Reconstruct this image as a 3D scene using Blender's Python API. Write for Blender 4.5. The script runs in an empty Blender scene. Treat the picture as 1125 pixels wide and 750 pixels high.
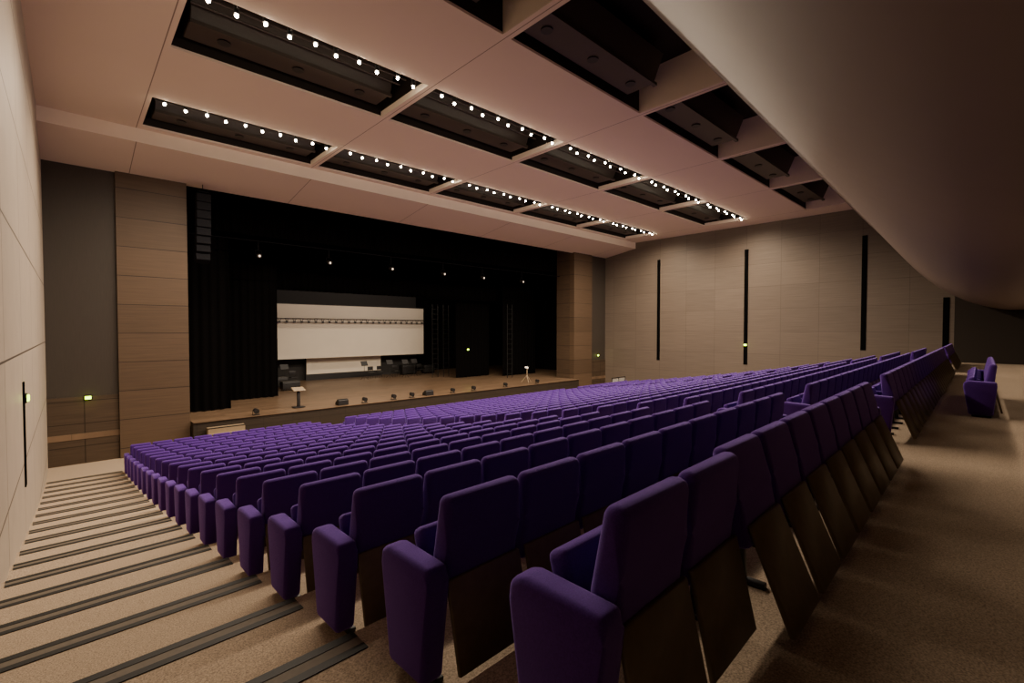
import bpy, bmesh, math, random
from mathutils import Vector, Matrix
random.seed(4)
S = bpy.context.scene
COL = S.collection
F = 518.0
YAW = math.radians(43.2); PITCH = math.radians(1.4)

# ------------------------------------------------------------ camera
cam = bpy.data.cameras.new("camera"); cam.sensor_width = 36; cam.lens = 36*F/1125
cam.clip_start = 0.05; cam.clip_end = 200
co = bpy.data.objects.new("camera", cam); COL.objects.link(co)
co.rotation_euler = (math.pi/2-PITCH, 0, -YAW)
S.camera = co

def proj(x, y, z):
    xc = x*math.cos(YAW)-y*math.sin(YAW); zc = x*math.sin(YAW)+y*math.cos(YAW)
    if zc < .05: return None
    return 562.5+F*xc/zc, 362-F*z/zc, zc
def x_at(u, y):
    a = (u-562.5)/F; s, c = math.sin(YAW), math.cos(YAW)
    return y*(s+c*a)/(c-s*a)

# ------------------------------------------------------------ materials
def newmat(name):
    m = bpy.data.materials.new(name); m.use_nodes = True
    return m, m.node_tree.nodes, m.node_tree.links, m.node_tree.nodes["Principled BSDF"]
def simple(name, col, rough=.6, metal=0, noise=.08, nscale=30, bump=0, bscale=200, spec=.5, sheen=0):
    m, N, L, b = newmat(name)
    tc = N.new("ShaderNodeTexCoord"); n = N.new("ShaderNodeTexNoise"); n.inputs["Scale"].default_value = nscale
    n.inputs["Detail"].default_value = 3
    L.new(tc.outputs["Object"], n.inputs["Vector"])
    r = N.new("ShaderNodeValToRGB")
    r.color_ramp.elements[0].position = .3; r.color_ramp.elements[1].position = .7
    r.color_ramp.elements[0].color = [max(0, c*(1-noise)) for c in col]+[1]
    r.color_ramp.elements[1].color = [c*(1+noise) for c in col]+[1]
    L.new(n.outputs["Fac"], r.inputs["Fac"]); L.new(r.outputs["Color"], b.inputs["Base Color"])
    b.inputs["Roughness"].default_value = rough; b.inputs["Metallic"].default_value = metal
    b.inputs["Specular IOR Level"].default_value = spec
    if sheen:
        b.inputs["Sheen Weight"].default_value = sheen
        b.inputs["Sheen Tint"].default_value = (.50, .34, 1, 1)
    if bump:
        n2 = N.new("ShaderNodeTexNoise"); n2.inputs["Scale"].default_value = bscale
        L.new(tc.outputs["Object"], n2.inputs["Vector"])
        bp = N.new("ShaderNodeBump"); bp.inputs["Strength"].default_value = bump; bp.inputs["Distance"].default_value = .01
        L.new(n2.outputs["Fac"], bp.inputs["Height"]); L.new(bp.outputs["Normal"], b.inputs["Normal"])
    return m
def emit(name, col, s):
    m, N, L, b = newmat(name)
    b.inputs["Base Color"].default_value = (*col, 1)
    b.inputs["Emission Color"].default_value = (*col, 1); b.inputs["Emission Strength"].default_value = s
    return m
def panels(name, col, joint, plane, w, h, du=0, dv=0, mortar=.015, rough=.55, streak=.15, tone=.06, sa=(1, 40)):
    """panel cladding: plane 'yz' 'xz' or 'xy' """
    m, N, L, b = newmat(name)
    tc = N.new("ShaderNodeTexCoord"); sp = N.new("ShaderNodeSeparateXYZ"); L.new(tc.outputs["Object"], sp.inputs[0])
    cb = N.new("ShaderNodeCombineXYZ")
    ax = {'x': 0, 'y': 1, 'z': 2}
    def add(o, v):
        a = N.new("ShaderNodeMath"); a.operation = 'ADD'; a.inputs[1].default_value = v
        L.new(sp.outputs[ax[o]], a.inputs[0]); return a.outputs[0]
    L.new(add(plane[0], du+200*w), cb.inputs[0]); L.new(add(plane[1], dv+200*h), cb.inputs[1])
    br = N.new("ShaderNodeTexBrick"); br.offset = 0; br.squash = 1
    br.inputs["Scale"].default_value = 1; br.inputs["Brick Width"].default_value = w; br.inputs["Row Height"].default_value = h
    br.inputs["Mortar Size"].default_value = mortar; br.inputs["Mortar Smooth"].default_value = 0; br.inputs["Bias"].default_value = 0
    br.inputs["Color1"].default_value = [c*(1-tone) for c in col]+[1]
    br.inputs["Color2"].default_value = [c*(1+tone) for c in col]+[1]
    br.inputs["Mortar"].default_value = (*joint, 1)
    L.new(cb.outputs[0], br.inputs["Vector"])
    mp = N.new("ShaderNodeMapping"); mp.inputs["Scale"].default_value = (sa[0], sa[1], 1); L.new(cb.outputs[0], mp.inputs["Vector"])
    n = N.new("ShaderNodeTexNoise"); n.inputs["Scale"].default_value = 1; n.inputs["Detail"].default_value = 4
    L.new(mp.outputs[0], n.inputs["Vector"])
    mr = N.new("ShaderNodeMapRange"); mr.inputs["To Min"].default_value = 1-streak; mr.inputs["To Max"].default_value = 1+streak
    mr.inputs["From Min"].default_value = .3; mr.inputs["From Max"].default_value = .7
    L.new(n.outputs["Fac"], mr.inputs["Value"])
    vm = N.new("ShaderNodeVectorMath"); vm.operation = 'SCALE'
    L.new(br.outputs["Color"], vm.inputs[0]); L.new(mr.outputs[0], vm.inputs["Scale"])
    L.new(vm.outputs[0], b.inputs["Base Color"]); b.inputs["Roughness"].default_value = rough
    b.inputs["Specular IOR Level"].default_value = .3
    return m

M_fabric = simple("purple_fabric", (.060, .016, .18), .95, noise=.2, nscale=150, bump=.3, bscale=500, spec=.08, sheen=.65)
M_rear = simple("brown_laminate", (.125, .093, .056), .45, noise=.1, nscale=20, spec=.3)
M_dark = simple("black_metal", (.012, .011, .011), .5, noise=.1)
M_gap = simple("slot_shadow_black", (.003, .003, .003), 1, spec=.0)
M_steel = simple("grey_steel", (.010, .010, .010), .7, metal=.1, spec=.2)
M_carpet = simple("beige_carpet", (.36, .28, .205), 1, noise=.42, nscale=110, bump=.3, bscale=300, spec=.05)
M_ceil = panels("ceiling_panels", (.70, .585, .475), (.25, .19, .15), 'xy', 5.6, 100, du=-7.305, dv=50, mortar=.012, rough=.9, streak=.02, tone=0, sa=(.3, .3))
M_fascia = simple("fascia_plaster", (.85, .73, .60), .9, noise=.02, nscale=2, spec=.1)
M_soffit = simple("soffit_plaster_shaded", (.235, .178, .148), .5, noise=.02, nscale=2, spec=.25)  # same plaster as the ceiling, colour darkened for the weaker light
M_leftwall = panels("light_wall_panels", (.36, .30, .24), (.06, .045, .035), 'yz', 3.0, 1.9, du=.3, dv=.4, streak=.05, tone=.03, sa=(2, 2))
M_rightwall = panels("ribbed_wall_panels", (.118, .091, .070), (.068, .052, .040), 'yz', 2.0, 1.4, du=.3, dv=.1, mortar=.008, streak=.14, tone=.06, sa=(.6, 30))
M_grey = panels("grey_wall_panels", (.043, .034, .027), (.03, .026, .022), 'xz', 6, 20, dv=10, du=3, streak=.08, tone=.02, sa=(40, 2))
M_wood = panels("oak_wall_panels", (.088, .056, .034), (.02, .013, .008), 'xz', 20, 1.06, du=10, dv=.12, streak=.12, tone=.16, sa=(.8, 18), mortar=.012)
M_woody = panels("oak_return_panels", (.07, .045, .028), (.025, .016, .01), 'yz', 20, 1.06, du=10, dv=.12, streak=.2, tone=.1, sa=(.8, 25))
M_dado = panels("oak_dado_panels", (.058, .038, .024), (.02, .013, .008), 'xz', .95, .8, du=.6, dv=.1, streak=.2, tone=.08, sa=(.8, 25))
M_stage = panels("stage_planks", (.155, .10, .062), (.09, .058, .035), 'xy', 2.4, .16, streak=.3, tone=.2, mortar=.006, rough=.35, sa=(1, 12))
M_stagefront = panels("stage_front_panels", (.028, .02, .014), (.02, .014, .01), 'xz', 1.2, 3, dv=1, streak=.2, tone=.1)
M_black = simple("black_masking", (.005, .004, .004), .9, spec=.1)
M_velvet = simple("black_velvet", (.003, .0026, .0026), 1, spec=.02)
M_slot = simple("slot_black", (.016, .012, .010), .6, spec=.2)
M_sbox = simple("service_box_black", (.05, .038, .031), .45, spec=.4)
M_fix = simple("fixture_black", (.025, .02, .018), .7, spec=.2)
M_screen = simple("screen_cloth", (.74, .66, .54), .9, noise=.02, nscale=1)
M_nose = simple("nosing_rubber", (.012, .011, .010), .6, spec=.2)
M_nmid = simple("nosing_grey", (.13, .105, .08), .7, spec=.2)
M_alu = simple("pale_wood", (.35, .27, .18), .45)
M_bulb = emit("bulb_glow", (1, .84, .62), 120)
M_green = emit("green_glow", (.65, 1, .03), 6)
M_lamp = emit("small_lamp_glow", (1, .85, .7), 1.2)
M_cab = simple("speaker_black", (.006, .006, .007), .9, spec=.03)
M_wallshade = simple("painted_wall_shade", (.024, .018, .014), .8, spec=.2)  # right wall tone darkened to paint in its shade
m, N, L, b = newmat("clear_glass"); b.inputs["Base Color"].default_value = (.9, .9, .9, 1); b.inputs["Alpha"].default_value = .25
b.inputs["Roughness"].default_value = .1
M_glass = m

# ------------------------------------------------------------ mesh helpers
def finish(bm, name, mats, smooth=False, angle=35):
    bmesh.ops.recalc_face_normals(bm, faces=bm.faces)
    me = bpy.data.meshes.new(name); bm.to_mesh(me); bm.free()
    for m in (mats if isinstance(mats, (list, tuple)) else [mats]): me.materials.append(m)
    if smooth:
        me.polygons.foreach_set("use_smooth", [True]*len(me.polygons))
        me.set_sharp_from_angle(angle=math.radians(angle))
    return me
def add_prism(bm, prof, x0, x1, bevel=0, seg=2, mi=0, axis='x'):
    def P(a, p):
        return {'x': (a, p[0], p[1]), 'y': (p[0], a, p[1]), 'z': (p[0], p[1], a)}[axis]
    v0 = [bm.verts.new(P(x0, p)) for p in prof]; v1 = [bm.verts.new(P(x1, p)) for p in prof]
    n = len(prof); fs = [bm.faces.new(v0), bm.faces.new(v1[::-1])]
    for i in range(n):
        fs.append(bm.faces.new((v0[i], v1[i], v1[(i+1) % n], v0[(i+1) % n])))
    for f in fs: f.material_index = mi
    if bevel:
        es = list({e for f in fs for e in f.edges})
        r = bmesh.ops.bevel(bm, geom=es, offset=bevel, segments=seg, profile=.5, affect='EDGES', clamp_overlap=True)
        for f in r['faces']: f.material_index = mi
def box(bm, a, b, bevel=0, seg=2, mi=0):
    add_prism(bm, [(a[1], a[2]), (b[1], a[2]), (b[1], b[2]), (a[1], b[2])], a[0], b[0], bevel, seg, mi)
def cyl(bm, c0, c1, r0, r1=None, n=12, mi=0):
    r1 = r0 if r1 is None else r1
    c0, c1 = Vector(c0), Vector(c1); d = c1-c0
    q = d.to_track_quat('Z', 'Y').to_matrix().to_4x4()
    r = bmesh.ops.create_cone(bm, cap_ends=True, segments=n, radius1=r0, radius2=r1, depth=d.length,
                              matrix=Matrix.Translation((c0+c1)/2) @ q)
    for v in r['verts']:
        for f in v.link_faces: f.material_index = mi
def obj(name, me, parent=None, loc=(0, 0, 0), rot=0, **kw):
    o = bpy.data.objects.new(name, me); COL.objects.link(o)
    if parent: o.parent = parent
    o.location = loc
    if rot: o.rotation_euler = (0, 0, rot)
    for k, v in kw.items(): o[k] = v
    return o
def mesh_box(name, a, b, mats, bevel=0):
    bm = bmesh.new(); box(bm, a, b, bevel); return finish(bm, name, mats, bevel > 0)
def struct(name, me): return obj(name, me, kind="structure")
def quadmesh(name, quads, mats):
    bm = bmesh.new()
    for q in quads:
        mi = 0
        if isinstance(q[-1], int): mi = q[-1]; q = q[:-1]
        f = bm.faces.new([bm.verts.new(p) for p in q]); f.material_index = mi
    me = bpy.data.meshes.new(name); bm.to_mesh(me); bm.free()
    for m in mats: me.materials.append(m)
    return me

# ------------------------------------------------------------ room dimensions
XL, XR = -.6, 31.4; YB, YF = -4.0, 22.5; ZC = 6.6
NR = 19; PITCHR = 1.02
def ry(k): return .84+PITCHR*k
def fr(k): return .034*(1-min(max(k, 0), 18)/18)
def rz(k):
    d = PITCHR*k
    return -(1.57+.225*d-.0032*d*d)
ZFRONT = -4.72; ZTOP = rz(0); ZSTAGE = -3.65; EDGE = .26

# floor (stepped; the rear rows are slightly fanned)
levels = []
for k in range(NR):
    levels.append((ry(k)-EDGE if k else YB, ry(k+1)-EDGE, rz(k), fr(k) if k else 0, fr(k+1)))
levels.append((ry(NR)-EDGE, YF+.05, ZFRONT, 0, 0))
prof = []
for a, b_, z, s0, s1 in levels: prof += [(a, z, s0), (b_, z, s1)]
prof += [(YF+.05, -5.2, 0), (YB, -5.2, 0)]
bm = bmesh.new()
v0 = [bm.verts.new((XL, p[0]+p[2]*XL, p[1])) for p in prof]; v1 = [bm.verts.new((XR, p[0]+p[2]*XR, p[1])) for p in prof]
n = len(prof)
for i in range(n): bm.faces.new((v0[i], v1[i], v1[(i+1) % n], v0[(i+1) % n]))
struct("floor", finish(bm, "floor", M_carpet))

# nosings
AISLES = [(XL+.03, 1.2), (7.08, 8.28), (22.7, 23.78), (29.65, XR-.03)]
tn = 1
NM = []
for ax0, ax1 in AISLES:
    h = (ax1-ax0)/2
    bm = bmesh.new()
    box(bm, (-h, -.055, 0), (h, .004, .006)); box(bm, (-h, -.185, 0), (h, -.13, .006))
    box(bm, (-h, -.13, 0), (h, -.055, .003), mi=1)
    box(bm, (-h, .0, -.04), (h, .004, .0))
    NM.append(finish(bm, "stair_nosing", [M_nose, M_nmid]))
for i in range(len(levels)-1):
    y = levels[i][1]; z = levels[i][2]; s = levels[i][4]
    for (ax0, ax1), me in zip(AISLES, NM):
        xm = (ax0+ax1)/2
        o = struct("trim_%d" % tn, me); tn += 1
        o.location = (xm, y+s*xm, z); o.rotation_euler = (0, 0, math.atan(s))

# walls
struct("wall_left", mesh_box("wall_left", (XL-.25, YB, -5.2), (XL, YF+.3, 7.2), M_leftwall))
struct("wall_right", mesh_box("wall_right", (XR, YB, -5.2), (XR+.25, YF+.3, 7.2), M_rightwall))
struct("wall_right_shade", mesh_box("wall_right_shade", (XR-.03, YB, -1.56), (XR, 2.0, 2.3), M_wallshade))  # thin dark sheet over the wall, standing in for shade under the soffit
struct("wall_back", mesh_box("wall_back", (XL-.25, YB-.25, -5.2), (XR+.25, YB, 7.2), M_rightwall))
for xw, s in ((XL, 1), (XR, -1)):
    for y, zb, zt in ((17.8, -2.2, 5.1), (11.7, -2.2, 5.1), (5.6, -1.1, 5.1), (2.3, -1.1, 1.6)):
        if s == 1:
            if y != 11.7: continue
            zb, zt = -2.7, -.9
        struct("trim_%d" % tn, mesh_box("wall_slot", (min(xw, xw+s*.02), y-.12, zb), (max(xw, xw+s*.02), y+.12, zt), M_gap)); tn += 1
for side, (a, b_, c, d) in (("left", (XL, 1.3, 3.45, 1)), ("right", (XR, 29.5, 27.35, -1))):
    bm = bmesh.new()
    box(bm, (min(a, b_), YF, -2.35), (max(a, b_), YF+.3, 7.0), mi=0)
    box(bm, (min(a, b_), YF-.03, -5.2), (max(a, b_), YF+.3, -2.35), mi=1)
    lo, hi = min(b_, c), max(b_, c)
    box(bm, (lo, YF-.12, -5.2), (hi, YF+.3, 7.0), mi=2)
    xx = (c-.15, c) if d == 1 else (c, c+.15)
    box(bm, (xx[0], YF+.3, -5.2), (xx[1], YF+1.6, 7.0), mi=3)
    struct("wall_front_"+side, finish(bm, "wall_front", [M_grey, M_dado, M_wood, M_woody]))

# ------------------------------------------------------------ ceiling with service slots
SLX = [(1.83+5.6*i, 1.83+5.6*i+5.35) for i in range(5)]
SLY = [(5.5, 7.95), (10.95, 13.6), (16.85, 19.45)]
SS = .0415; YC = 19.75
def soy(x): return 4.8+SS*x
def Y(y, x):
    if y == 5.0: return soy(x)
    if y == 5.5: return soy(x)+.05
    return y
xs = sorted({XL, XR, *[v for s in SLX for v in s]}); ys = sorted({5.0, YC, *[v for s in SLY for v in s]})
Q = []
def isslot(x, y): return any(a < x < b for a, b in SLX) and any(a < y < b for a, b in SLY)
for i in range(len(xs)-1):
    for j in range(len(ys)-1):
        x0, x1, y0, y1 = xs[i], xs[i+1], ys[j], ys[j+1]
        if isslot((x0+x1)/2, (y0+y1)/2): continue
        Q.append([(x0, Y(y0, x0), ZC), (x0, Y(y1, x0), ZC), (x1, Y(y1, x1), ZC), (x1, Y(y0, x1), ZC), 0])
HT = 1.2
for r, (y0, y1) in enumerate(SLY):
    for x0, x1 in SLX:
        z0, z1 = ZC, ZC+HT
        ya, yb = Y(y0, x0), Y(y0, x1)
        Q.append([(x0, ya, z0), (x0, y1, z0), (x0, y1, z1), (x0, ya, z1), 1])
        if r == 0: Q.append([(x1, yb, z0), (x1, y1, z0), (x1, y1, z1), (x1, yb, z1), 2])
        else:
            Q.append([(x1, yb, z0), (x1, y1, z0), (x1, y1, z0+.18), (x1, yb, z0+.18), 2])
            Q.append([(x1, yb, z0+.18), (x1, y1, z0+.18), (x1, y1, z1), (x1, yb, z1), 1])
        Q.append([(x0, ya, z0), (x1, yb, z0), (x1, yb, z1), (x0, ya, z1), 1])
        Q.append([(x0, y1, z0), (x1, y1, z0), (x1, y1, z0+.06), (x0, y1, z0+.06), 2])
        Q.append([(x0, y1, z0+.06), (x1, y1, z0+.06), (x1, y1, z1), (x0, y1, z1), 1])
        Q.append([(x0, ya, z1), (x1, yb, z1), (x1, y1, z1), (x0, y1, z1), 1])
Q.append([(XL, YC, ZC), (XR, YC, ZC), (XR, YC, 6.15), (XL, YC, 6.15), 2])
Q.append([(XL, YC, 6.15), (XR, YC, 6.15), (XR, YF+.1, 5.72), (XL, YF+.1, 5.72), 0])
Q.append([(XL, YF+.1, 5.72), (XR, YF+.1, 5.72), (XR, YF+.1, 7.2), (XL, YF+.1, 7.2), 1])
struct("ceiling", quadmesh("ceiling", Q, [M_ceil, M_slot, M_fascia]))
sp = [(4.8, 6.62), (4.75, 6.45), (3.5, 4.85), (2.3, 3.2), (1.5, 2.3), (.8, 1.72), (0, 1.25), (-.8, .98), (-1.6, .92), (-2.6, 1.06), (-4, 1.5)]
pts = []
for i in range(len(sp)-1):
    p0 = sp[max(i-1, 0)]; p1 = sp[i]; p2 = sp[i+1]; p3 = sp[min(i+2, len(sp)-1)]
    for t in (0, .25, .5, .75):
        f = lambda a, b, c, d: .5*((2*b)+(-a+c)*t+(2*a-5*b+4*c-d)*t*t+(-a+3*b-3*c+d)*t**3)
        pts.append((f(p0[0], p1[0], p2[0], p3[0]), f(p0[1], p1[1], p2[1], p3[1])))
pts.append(sp[-1])
bm = bmesh.new()
a = [bm.verts.new((XL, p[0]+SS*XL, p[1])) for p in pts]; b_ = [bm.verts.new((XR, p[0]+SS*XR, p[1])) for p in pts]
for i in range(len(pts)-1): bm.faces.new((a[i], a[i+1], b_[i+1], b_[i]))
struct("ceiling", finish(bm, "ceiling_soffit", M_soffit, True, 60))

# service boxes in slots + downlights
def service_box(w2):
    bm = bmesh.new()
    add_prism(bm, [(.1, .1), (.95, .1), (.95, .8), (-.2, .8)], -w2, w2, .02, 1)
    box(bm, (-w2, .0, .02), (w2, .1, .1))
    return finish(bm, "service_box_body", M_sbox)
ME_box = service_box(2.45); ME_box0 = service_box(2.2)
bm = bmesh.new(); cyl(bm, (0, 0, -.02), (0, 0, .03), .14, n=20); ME_hole = finish(bm, "port", M_dark, True)
bm = bmesh.new(); cyl(bm, (-2.5, 0, 0), (2.5, 0, 0), .025, n=8); ME_rail = finish(bm, "rail", M_sbox, True)
for r, (y0, y1) in enumerate(SLY):
    for x0, x1 in SLX:
        e = obj("ceiling_service_box", None, loc=((x0+x1)/2-(.4 if r == 0 else 0), y1-1.1, ZC+(.15 if r else .1)), category="ceiling fixture", group="black service boxes in the ceiling slots",
                label="long black service box with round ports inside ceiling slot")
        obj("body", ME_box if r else ME_box0, e)
        for px in (-1.7, 0, 1.7): obj("port", ME_hole, e, (px, .52, .09))
        if r:
            for ry_ in (-.35, -.7): obj("rail", ME_rail, e, (0, ry_, .25))
bm = bmesh.new(); cyl(bm, (0, 0, .03), (0, 0, .2), .06, .05, 14); ME_can = finish(bm, "can", M_dark, True)
bm = bmesh.new(); bmesh.ops.create_icosphere(bm, subdivisions=2, radius=.038); ME_bulb = finish(bm, "bulb", M_bulb, True, 180)
bm = bmesh.new(); box(bm, (-.015, -.15, .10), (.015, .0, .14)); ME_arm = finish(bm, "bracket", M_dark)
lt = bpy.data.lights.new("downlight_lamp", 'SPOT'); lt.energy = 275; lt.color = (1, .82, .62); lt.spot_size = math.radians(170); lt.spot_blend = .75
lt.shadow_soft_size = .03
for r in (1, 2):
    y0 = SLY[r][0]
    for x0, x1 in SLX:
        for i in range(10):
            x = x0+.3+i*(x1-x0-.6)/9; y = y0+.16+(.12 if i % 2 else 0)
            e = obj("downlight", None, loc=(x, y, ZC-.05), category="ceiling light", group="downlights along the ceiling slots",
                    label="small glowing warm downlight on the slot edge")
            obj("lamp_housing", ME_can, e); obj("bulb", ME_bulb, e); obj("bracket", ME_arm, e)
            lo = bpy.data.objects.new("downlight_lamp", lt); COL.objects.link(lo); lo.location = (x, y, ZC-.14)

# ------------------------------------------------------------ theatre chairs
PW = .57
def part_back():
    bm = bmesh.new()
    add_prism(bm, [(.05, .42), (.025, .70), (.0, .95), (.10, .96), (.165, .62), (.165, .42)], -.265, .265, .045, 4); return bm
def part_back_lean():
    bm = bmesh.new()
    add_prism(bm, [(-.03, .44), (.03, .70), (.09, .95), (.185, .94), (.14, .62), (.11, .42)], -.262, .262, .04, 4); return bm
def part_rear(lean=False):
    bm = bmesh.new()
    if lean: add_prism(bm, [(-.025, .56), (0, .56), (-.205, .06), (-.235, .07)], -.24, .24, .006, 1)
    else: add_prism(bm, [(.02, .53), (.045, .53), (-.055, .08), (-.08, .09)], -.258, .258, .005, 1)
    return bm
def part_seat():
    bm = bmesh.new()
    add_prism(bm, [(.19, .36), (.28, .30), (.39, .68), (.29, .72)], -.235, .235, .035, 3); return bm
def part_arm(x, w, full):
    bm = bmesh.new()
    if full: pr = [(.04, .04), (.36, .04), (.44, .54), (.43, .62), (.37, .65), (.0, .64), (.0, .56)]
    else: pr = [(.20, .38), (.32, .38), (.42, .55), (.41, .625), (.35, .65), (.20, .64)]
    add_prism(bm, pr, x-w/2, x+w/2, .045 if full else .025, 4 if full else 3); return bm
def part_leg(x):
    bm = bmesh.new()
    add_prism(bm, [(.17, .03), (.27, .03), (.26, .40), (.19, .40)], x-.02, x+.02, .004, 1)
    box(bm, (x-.03, .06, 0), (x+.03, .32, .03), .004, 1); return bm
PARTS = {"backrest": (part_back(), M_fabric), "backrest_v": (part_back_lean(), M_fabric), "rear_panel": (part_rear(), M_rear),
         "rear_panel_v": (part_rear(True), M_rear), "seat_cushion": (part_seat(), M_fabric),
         "armrest_l": (part_arm(-PW/2, .062, False), M_fabric), "end_l": (part_arm(-PW/2-.05, .135, True), M_fabric),
         "end_r": (part_arm(PW/2+.05, .135, True), M_fabric), "leg_l": (part_leg(-PW/2), M_dark), "leg_r": (part_leg(PW/2), M_dark)}
PM = {k: finish(v[0], k.split('_')[0], v[1], True, 50) for k, v in PARTS.items()}
PN = {"backrest": "backrest", "backrest_v": "backrest", "rear_panel": "rear_panel", "rear_panel_v": "rear_panel", "seat_cushion": "seat_cushion",
      "armrest_l": "armrest", "end_l": "armrest", "end_r": "armrest", "leg_l": "leg", "leg_r": "leg"}
KIND = {'mid': ["backrest", "rear_panel", "seat_cushion", "armrest_l", "leg_l"],
        'left': ["backrest", "rear_panel", "seat_cushion", "end_l", "leg_l"],
        'right': ["backrest", "rear_panel", "seat_cushion", "armrest_l", "leg_l", "end_r", "leg_r"]}
for k in list(KIND): KIND[k+'_v'] = [p+'_v' if p in ("backrest", "rear_panel") else p for p in KIND[k]]
def joined(kind):
    bm = bmesh.new(); mats = [M_fabric, M_rear, M_dark]
    for p in KIND[kind]:
        nf = len(bm.faces); bm.from_mesh(PM[p]); bm.faces.ensure_lookup_table()
        mi = mats.index(PM[p].materials[0])
        for f in bm.faces[nf:]: f.material_index = mi
    return finish(bm, "theatre_chair", mats, True, 50)
JM = {k: joined(k) for k in KIND}
BLOCKS = [(1.34, 10), (8.4, 25), (23.9, 10)]
seats = []
for k in range(NR):
    for bx, nn in BLOCKS:
        for i in range(nn):
            kd = 'left' if i == 0 else ('right' if i == nn-1 else 'mid')
            x = bx+PW*(i+.5)
            if k == 0 and x > 2.6: kd += '_v'
            seats.append((x, ry(k)+fr(k)*x, rz(k), kd, k))
for i, kd in enumerate(('left', 'mid', 'mid', 'mid', 'mid', 'right')):
    x = 12.0+PW*(i+.5)
    seats.append((x, -.22+.034*x, ZTOP, kd, -1))
def score(s):
    p = proj(s[0], s[1]+.1, s[2]+.9)
    if p is None or not (-30 < p[0] < 1150 and 0 < p[1] < 790): return 1e9
    return p[2]
seats.sort(key=score)
near = seats[:300]; far = seats[300:]
GRP = "purple auditorium seats in raked rows"
for x, y, z, kd, k in near:
    zc = score((x, y, z, kd, k)); rot = math.atan(fr(k))
    lab = "purple upholstered tip-up theatre seat with brown rear panel"
    if kd.startswith('left'): lab = "purple theatre seat with upholstered end panel beside aisle"
    elif kd.endswith('_v'): lab = "purple theatre seat with brown rear panel leaning out over walkway"
    if k == -1: lab = "purple theatre seat in short row on the rear walkway"
    if zc < 11:
        e = obj("theatre_chair", None, loc=(x, y, z), rot=rot, category="chair", group=GRP, label=lab)
        for p in KIND[kd]: obj(PN[p], PM[p], e)
    else:
        obj("theatre_chair", JM[kd], loc=(x, y, z), rot=rot, category="chair", group=GRP, label=lab)
bm = bmesh.new()
for x, y, z, kd, k in far:
    nv = len(bm.verts); bm.from_mesh(JM[kd]); bm.verts.ensure_lookup_table()
    bmesh.ops.transform(bm, matrix=Matrix.Translation((x, y, z)) @ Matrix.Rotation(math.atan(fr(k)), 4, 'Z'), verts=bm.verts[nv:])
obj("theatre_chair_rows", finish(bm, "theatre_chair_rows", [M_fabric, M_rear, M_dark], True, 50), kind="stuff", category="chairs", group=GRP,
    label="distant rows of purple upholstered theatre seats toward the stage")

# ------------------------------------------------------------ stage
SX0, SX1, SY1, SZT = -1.5, 32.3, 36.5, 7.6
struct("floor", mesh_box("stage_floor", (SX0, 22.45, ZSTAGE-.2), (SX1, SY1, ZSTAGE), M_stage))
obj("stage_apron", mesh_box("stage_apron", (3.48, 21.9, ZFRONT), (27.32, 22.6, ZSTAGE-.001), [M_stagefront]), category="stage",
    label="brown timber front face of the raised stage")
bm = bmesh.new(); box(bm, (3.48, 21.85, ZSTAGE), (27.32, 22.6, ZSTAGE+.02)); struct("trim_%d" % tn, finish(bm, "stage_edge", M_stage)); tn += 1
struct("wall_stage_back", mesh_box("w", (SX0, SY1, -5), (SX1, SY1+.2, SZT), M_black))
struct("wall_stage_left", mesh_box("w", (SX0-.2, YF+.3, -5), (SX0, SY1, SZT), M_black))
struct("wall_stage_right", mesh_box("w", (SX1, YF+.3, -5), (SX1+.2, SY1, SZT), M_black))
struct("ceiling_stage", mesh_box("w", (SX0, YF+.15, SZT), (SX1, SY1, SZT+.2), M_black))
def curtain(x0, x1, y, z0, z1, lab, per=.35, amp=.07):
    bm = bmesh.new(); n = max(4, int(abs(x1-x0)/per*6)); prev = None
    for i in range(n+1):
        t = i/n; x = x0+(x1-x0)*t; yy = y+amp*math.sin(2*math.pi*(x-x0)/per)+.03*math.sin(x*5.3)
        a = bm.verts.new((x, yy, z0)); b = bm.verts.new((x, y+(yy-y)*.5, z1))
        if prev: bm.faces.new((prev[0], a, b, prev[1]))
        prev = (a, b)
    return obj("stage_curtain", finish(bm, "stage_curtain", M_velvet, True, 80), label=lab, category="curtain")
curtain(3.5, 27.3, 24.3, 4.4, 7.4, "wide black velvet border hung across the stage opening")
curtain(3.4, 5.4, 24.8, ZSTAGE+.03, 7.4, "black velvet leg curtain hanging to the stage floor")
curtain(3.2, 8.3, 27.6, ZSTAGE+.03, 7.4, "wide black velvet leg curtain hanging to the stage floor")
curtain(2, 30, 28.3, 2.25, 7.4, "deep black velvet border above the projection screen")
curtain(21.3, 24.6, 28.9, ZSTAGE+.03, 7.4, "black velvet leg curtain hanging to the stage floor")
curtain(24.9, 28.6, 27.6, ZSTAGE+.03, 7.4, "wide black velvet leg curtain hanging to the stage floor")
# projection screen
e = obj("projection_screen", None, loc=(15.9, 34, 0), category="screen", label="large cream projection screen with dark lattice truss above stage")
obj("screen_cloth", mesh_box("c", (-5.8, -.02, -2.0), (5.8, .02, 1.77), M_screen), e)
obj("batten", mesh_box("c", (-5.9, -.03, 1.77), (5.9, .03, 1.83), M_dark), e)
bm = bmesh.new(); cyl(bm, (-5.85, -.15, .80), (5.85, -.15, .80), .025, n=6); cyl(bm, (-5.85, -.15, .55), (5.85, -.15, .55), .02, n=6)
for i in range(24):
    cyl(bm, (-5.7+i*.485, -.15, .8), (-5.58+i*.485, -.15, .55), .015, n=5); cyl(bm, (-5.58+i*.485, -.15, .55), (-5.45+i*.485, -.15, .8), .015, n=5)
    box(bm, (-5.66+i*.485, -.17, .50), (-5.50+i*.485, -.13, .62))
obj("lattice_truss", finish(bm, "band", M_dark), e, label="thin dark lattice truss across the screen")
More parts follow.
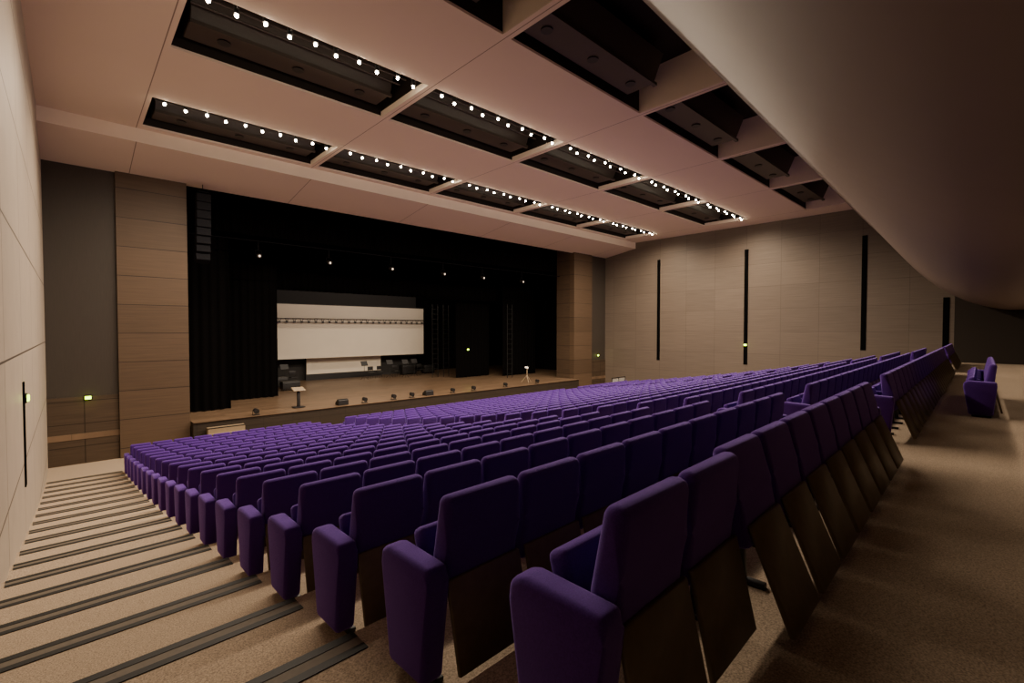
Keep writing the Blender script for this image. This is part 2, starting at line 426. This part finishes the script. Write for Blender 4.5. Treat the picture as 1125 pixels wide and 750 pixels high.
obj("backdrop_panel", mesh_box("b", (10, 35.3, ZSTAGE+.002), (21.8, 35.35, 7.55), simple("grey_cloth", (.03, .028, .027), .9)), category="backdrop", label="dark grey cloth backdrop behind the cream screen")
e = obj("low_screen", None, loc=(15.3, 34.8, 0), category="screen", label="low white screen section standing behind the large screen")
obj("screen_cloth", mesh_box("c", (-2.9, -.02, -3.2), (2.9, .02, -2.05), M_screen), e)
obj("frame", mesh_box("c", (-2.95, -.03, ZSTAGE), (2.95, .02, -3.2), M_dark), e)

def bar(y, z, cx, L_, top):
    e = obj("lighting_bar", None, loc=(cx, y, z), category="lighting bar", label="black horizontal lighting pipe across the stage opening")
    bm = bmesh.new(); cyl(bm, (-L_, 0, 0), (L_, 0, 0), .025, n=8); obj("pipe", finish(bm, "pipe", M_cab, True), e)
    bm = bmesh.new()
    for i in range(8): cyl(bm, (-L_*.95+i*L_*.27, 0, 0), (-L_*.95+i*L_*.27, 0, top-z), .006, n=5)
    obj("cable", finish(bm, "cable", M_gap), e)
bar(23.7, 4.05, 15.4, 11.8, 7.5)
bm = bmesh.new(); cyl(bm, (0, .12, 0), (0, -.18, -.06), .07, .10, 14); ME_sb = finish(bm, "spot_body", M_fix, True)
bm = bmesh.new(); cyl(bm, (0, -.175, -.06), (0, -.19, -.063), .045, n=14); ME_sl = finish(bm, "lens", M_lamp)
bm = bmesh.new(); box(bm, (-.14, -.02, 0), (-.125, .02, .22)); box(bm, (.125, -.02, 0), (.14, .02, .22)); box(bm, (-.14, -.02, .2), (.14, .02, .22)); box(bm, (-.02, -.02, .2), (.02, .02, .6))
ME_sy = finish(bm, "yoke", M_cab)
for u in (285, 362, 430, 487, 530, 573):
    x = x_at(u, 23.7)
    e = obj("stage_spotlight", None, loc=(x, 23.7, 3.42), category="spotlight", group="spotlights on the stage bar", label="small black stage spotlight hanging from the lighting bar")
    obj("body", ME_sb, e); obj("lens", ME_sl, e); obj("yoke", ME_sy, e)

# line array
bm = bmesh.new(); add_prism(bm, [(-.22, -.167), (.22, -.155), (.22, .155), (-.22, .167)], -.24, .24, .01, 1); ME_cab = finish(bm, "cab", simple("array_black", (.010, .010, .012), .85, spec=.05))
e = obj("line_array_speaker", None, loc=(3.95, 22.1, 5.5), category="speaker", label="curved hanging column of black loudspeaker cabinets")
yy = 0; zz = -.3; ang = 0
bm = bmesh.new(); box(bm, (-.2, -.2, -.1), (.2, .2, -.04)); cyl(bm, (0, 0, -.05), (0, 0, .25), .015, n=6); obj("flying_frame", finish(bm, "ff", M_cab), e)
for i in range(8):
    c = obj("speaker_cabinet", ME_cab, e, (0, yy, zz)); c.rotation_euler = (ang, 0, math.pi)
    ang += math.radians(2.2); zz -= .335*math.cos(ang); yy += .335*math.sin(ang)*.8

# stage stairs
M_steps = simple("steps_wood", (.26, .19, .12), .5)
bm = bmesh.new()
nst = 5; h = (ZSTAGE-ZFRONT)/nst
pr = [(21.83, ZFRONT), (21.83, ZSTAGE-h)]
for i in range(nst-1):
    z = ZSTAGE-h*(i+1); pr.append((21.83-.3*(i+1), z)); pr.append((21.83-.3*(i+1), z-h))
pr[-1] = (pr[-1][0], ZFRONT)
add_prism(bm, pr, 3.9, 5.2)
for i in range(nst-1): box(bm, (3.9, 21.83-.3*(i+1)-.004, ZSTAGE-h*(i+1)-.03), (5.2, 21.83-.3*(i+1)+.03, ZSTAGE-h*(i+1)+.004), mi=1)
obj("stage_steps", finish(bm, "steps", [M_steps, M_nose]), category="stairs", label="short flight of wooden steps up to the stage")

# floor fixtures on the stage edge
bm = bmesh.new(); add_prism(bm, [(-.2, 0), (.2, 0), (.2, .12), (-.05, .3), (-.2, .25)], -.25, .25, .015, 1); ME_wedge = finish(bm, "wedge", M_dark)
for u in (375, 470):
    obj("floor_monitor", ME_wedge, loc=(x_at(u, 22.3), 22.3, ZSTAGE+.02), category="speaker", group="wedge monitors along stage edge", label="black wedge floor monitor on the stage edge")
bm = bmesh.new(); cyl(bm, (0, .1, .2), (0, -.12, .17), .09, .11, 14); ME_fb = finish(bm, "b", M_dark, True)
bm = bmesh.new(); box(bm, (-.13, -.1, 0), (.13, .1, .02)); box(bm, (-.13, -.015, 0), (-.115, .015, .22)); box(bm, (.115, -.015, 0), (.13, .015, .22)); ME_fy = finish(bm, "y", M_dark)
for u in (280, 400, 432, 452, 497, 520, 555, 590):
    e = obj("floor_spotlight", None, loc=(x_at(u, 22.1), 22.1, ZSTAGE+.02), category="spotlight", group="floor spotlights along stage edge", label="black floor spotlight on a bracket at stage edge")
    obj("body", ME_fb, e); obj("yoke", ME_fy, e)
def music_stand(x, y):
    e = obj("music_stand", None, loc=(x, y, ZSTAGE+.001), category="music stand", group="music stands on stage", label="black metal music stand on the stage")
    bm = bmesh.new(); cyl(bm, (0, 0, .25), (0, 0, 1.1), .015, n=8); obj("pole", finish(bm, "p", M_dark), e)
    bm = bmesh.new()
    for a in (0, 2.1, 4.2): cyl(bm, (0, 0, .3), (.3*math.cos(a), .3*math.sin(a), .01), .012, n=6)
    obj("tripod", finish(bm, "t", M_dark), e)
    bm = bmesh.new(); add_prism(bm, [(-.08, 1.05), (-.06, 1.03), (.12, 1.35), (.1, 1.37)], -.25, .25); obj("desk", finish(bm, "d", M_dark), e)
for u, y in ((312, 33), (400, 32.5), (428, 32.5), (445, 32), (455, 32.4)): music_stand(x_at(u, y), y)
def stage_chair(x, y):
    e = obj("stage_chair", None, loc=(x, y, ZSTAGE), category="chair", group="black chairs on stage", label="black stackable chair standing on the stage")
    obj("seat", mesh_box("s", (-.22, -.22, .43), (.22, .22, .47), M_dark, .01), e)
    obj("backrest", mesh_box("s", (-.22, .2, .6), (.22, .23, .88), M_dark, .01), e)
    for sx in (-.2, .2):
        for sy in (-.2, .21):
            bm = bmesh.new(); cyl(bm, (sx, sy, .002), (sx, sy, .43 if sy < 0 else .8), .012, n=6); obj("leg", finish(bm, "l", M_dark), e)
for u, y in ((408, 33.2), (418, 33.3), (435, 33), (462, 33), (322, 33.3)): stage_chair(x_at(u, y), y)
def flight_case(x, y, w, d, h):
    e = obj("flight_case", None, loc=(x, y, ZSTAGE), category="equipment case", group="equipment cases on stage", label="black equipment case with steel corners on wheels")
    obj("body", mesh_box("b", (-w/2, -d/2, .1), (w/2, d/2, h), M_dark, .02), e)
    obj("lid_edge", mesh_box("b", (-w/2-.01, -d/2-.01, h*.7), (w/2+.01, d/2+.01, h*.7+.03), M_steel), e)
    for sx in (-1, 1):
        for sy in (-1, 1):
            bm = bmesh.new(); cyl(bm, (sx*(w/2-.1)-.02, sy*(d/2-.1), .05), (sx*(w/2-.1)+.02, sy*(d/2-.1), .05), .05, n=10); obj("wheel", finish(bm, "w", M_dark), e)
for u, y, w, d, h in ((306, 31.5, .9, .6, .7), (318, 30, 1.0, .6, .55), (448, 34, 1.3, .6, .8), (470, 33.8, 1, .6, .7)): flight_case(x_at(u, y), y, w, d, h)
e = obj("lectern", None, loc=(x_at(328, 22.9), 23.0, ZSTAGE+.02), category="lectern", label="small lectern with pale top near the stage edge")
obj("stand", mesh_box("s", (-.06, -.06, 0), (.06, .06, .8), M_dark, .01), e)
obj("base", mesh_box("s", (-.25, -.2, 0), (.25, .2, .03), M_dark, .01), e)
bm = bmesh.new(); add_prism(bm, [(-.2, .78), (.2, .9), (.2, .93), (-.2, .81)], -.27, .27, .008, 1); obj("desk_top", finish(bm, "t", M_alu), e)
e = obj("lamp_stand", None, loc=(x_at(579, 23.2), 23.2, ZSTAGE+.001), category="lamp stand", label="tripod stand with small lit work lamp on stage")
bm = bmesh.new(); cyl(bm, (0, 0, .3), (0, 0, 1.0), .025, n=8); obj("pole", finish(bm, "p", M_alu), e)
bm = bmesh.new()
for a in (0, 2.1, 4.2): cyl(bm, (0, 0, .5), (.4*math.cos(a), .4*math.sin(a), .01), .02, n=6)
obj("tripod", finish(bm, "t", M_alu), e)
bm = bmesh.new(); cyl(bm, (-.05, .1, 1.05), (-.05, -.12, 1.03), .06, n=14); obj("lamp_head", finish(bm, "h", M_lamp), e)
for u, y in ((478, 30.5), (490, 30.5), (560, 26.3)):
    e = obj("ladder_tower", None, loc=(x_at(u, y), y, ZSTAGE), category="lighting tower", group="ladder towers in the wings", label="slender dark steel ladder tower beside black curtains")
    for sx in (-.25, .25):
        bm = bmesh.new(); cyl(bm, (sx, 0, 0), (sx, 0, 5.6), .025, n=8); obj("upright", finish(bm, "u", M_steel), e)
    bm = bmesh.new()
    for i in range(14): cyl(bm, (-.25, 0, .3+i*.38), (.25, 0, .3+i*.38), .015, n=6)
    obj("rungs", finish(bm, "r", M_steel), e)

# green marker lights
bm = bmesh.new(); box(bm, (-.11, -.02, -.08), (.11, .02, .08), .01, 1); ME_gp = finish(bm, "plate", M_steel)
bm = bmesh.new(); box(bm, (-.085, -.05, -.055), (.085, -.015, .055), .012, 2); ME_gl = finish(bm, "lens", M_green)
def marker(loc, rot, where):
    e = obj("exit_marker_light", None, loc=loc, category="light", group="green marker lights", label="small glowing yellow-green marker light on "+where)
    e.rotation_euler = (0, 0, rot); obj("plate", ME_gp, e); obj("lens", ME_gl, e)
    l = bpy.data.lights.new("marker_lamp", 'POINT'); l.energy = 1.5; l.color = (.75, 1, .1); l.shadow_soft_size = .04
    lo = bpy.data.objects.new("marker_lamp", l); COL.objects.link(lo)
    lo.location = Vector(loc)+Matrix.Rotation(rot, 3, 'Z') @ Vector((0, -.15, 0))
marker((.45, YF-.05, -2.4), 0, "grey front wall")
marker((XL+.02, 11.9, -1.2), math.pi/2, "pale side wall")
marker((XR-.04, 11.7, -.95), -math.pi/2, "dark wall slot")
marker((30.4, YF-.03, -2.0), 0, "grey front wall")
marker((22.3, 28.7, -1.5), 0, "black curtain")
e = obj("glass_barrier", None, loc=(30.5, 20.6, ZFRONT), category="railing", label="low glass barrier with steel posts beside the stage")
obj("glass_panel", mesh_box("g", (-.85, -.01, .1), (.85, .01, 1.05), M_glass), e)
for sx in (-.85, 0, .85): obj("post", mesh_box("p", (sx-.02, -.02, 0), (sx+.02, .02, 1.1), M_steel), e)
obj("rail", mesh_box("p", (-.87, -.03, 1.08), (.87, .03, 1.12), M_steel), e)

# ------------------------------------------------------------ extra real lights
def spot(loc, tgt, en, size, col=(1, .82, .64), r=.1, blend=.6):
    l = bpy.data.lights.new("stage_lamp", 'SPOT'); l.energy = en; l.color = col; l.spot_size = math.radians(size); l.spot_blend = blend; l.shadow_soft_size = r
    o = bpy.data.objects.new("stage_lamp", l); COL.objects.link(o); o.location = loc
    o.rotation_euler = (Vector(tgt)-Vector(loc)).to_track_quat('-Z', 'Y').to_euler()
for x in (11.6, 15.9, 20.2): spot((x, 29.6, 3.0), (x, 34, .3), 270, 130, blend=.5)
for x in (8, 15.4, 23): spot((x, 24.9, 5.2), (x, 27, ZSTAGE), 260, 90)
# recessed lamps in the low soffit: their cones stop short of the last row
bm = bmesh.new(); cyl(bm, (0, 0, 0), (0, 0, .05), .07, n=20); ME_rd = finish(bm, "ring", M_steel, True)
bm = bmesh.new(); cyl(bm, (0, 0, -.005), (0, 0, .0), .05, n=20); ME_rl = finish(bm, "lens", M_lamp)
for i in range(17):
    x = 1.9+1.7*i
    yy = -1.3+SS*x
    e = obj("recessed_downlight", None, loc=(x, yy, .93), category="ceiling light", group="recessed walkway downlights", label="round recessed downlight in the low soffit over walkway")
    obj("ring", ME_rd, e); obj("lens", ME_rl, e)
    spot((x, yy, .90), (x, yy+.0, -1.57), 30, 78, (1, .81, .61), .03, .35)

w = bpy.data.worlds.new("world"); S.world = w; w.use_nodes = True
w.node_tree.nodes["Background"].inputs[0].default_value = (.02, .016, .013, 1)
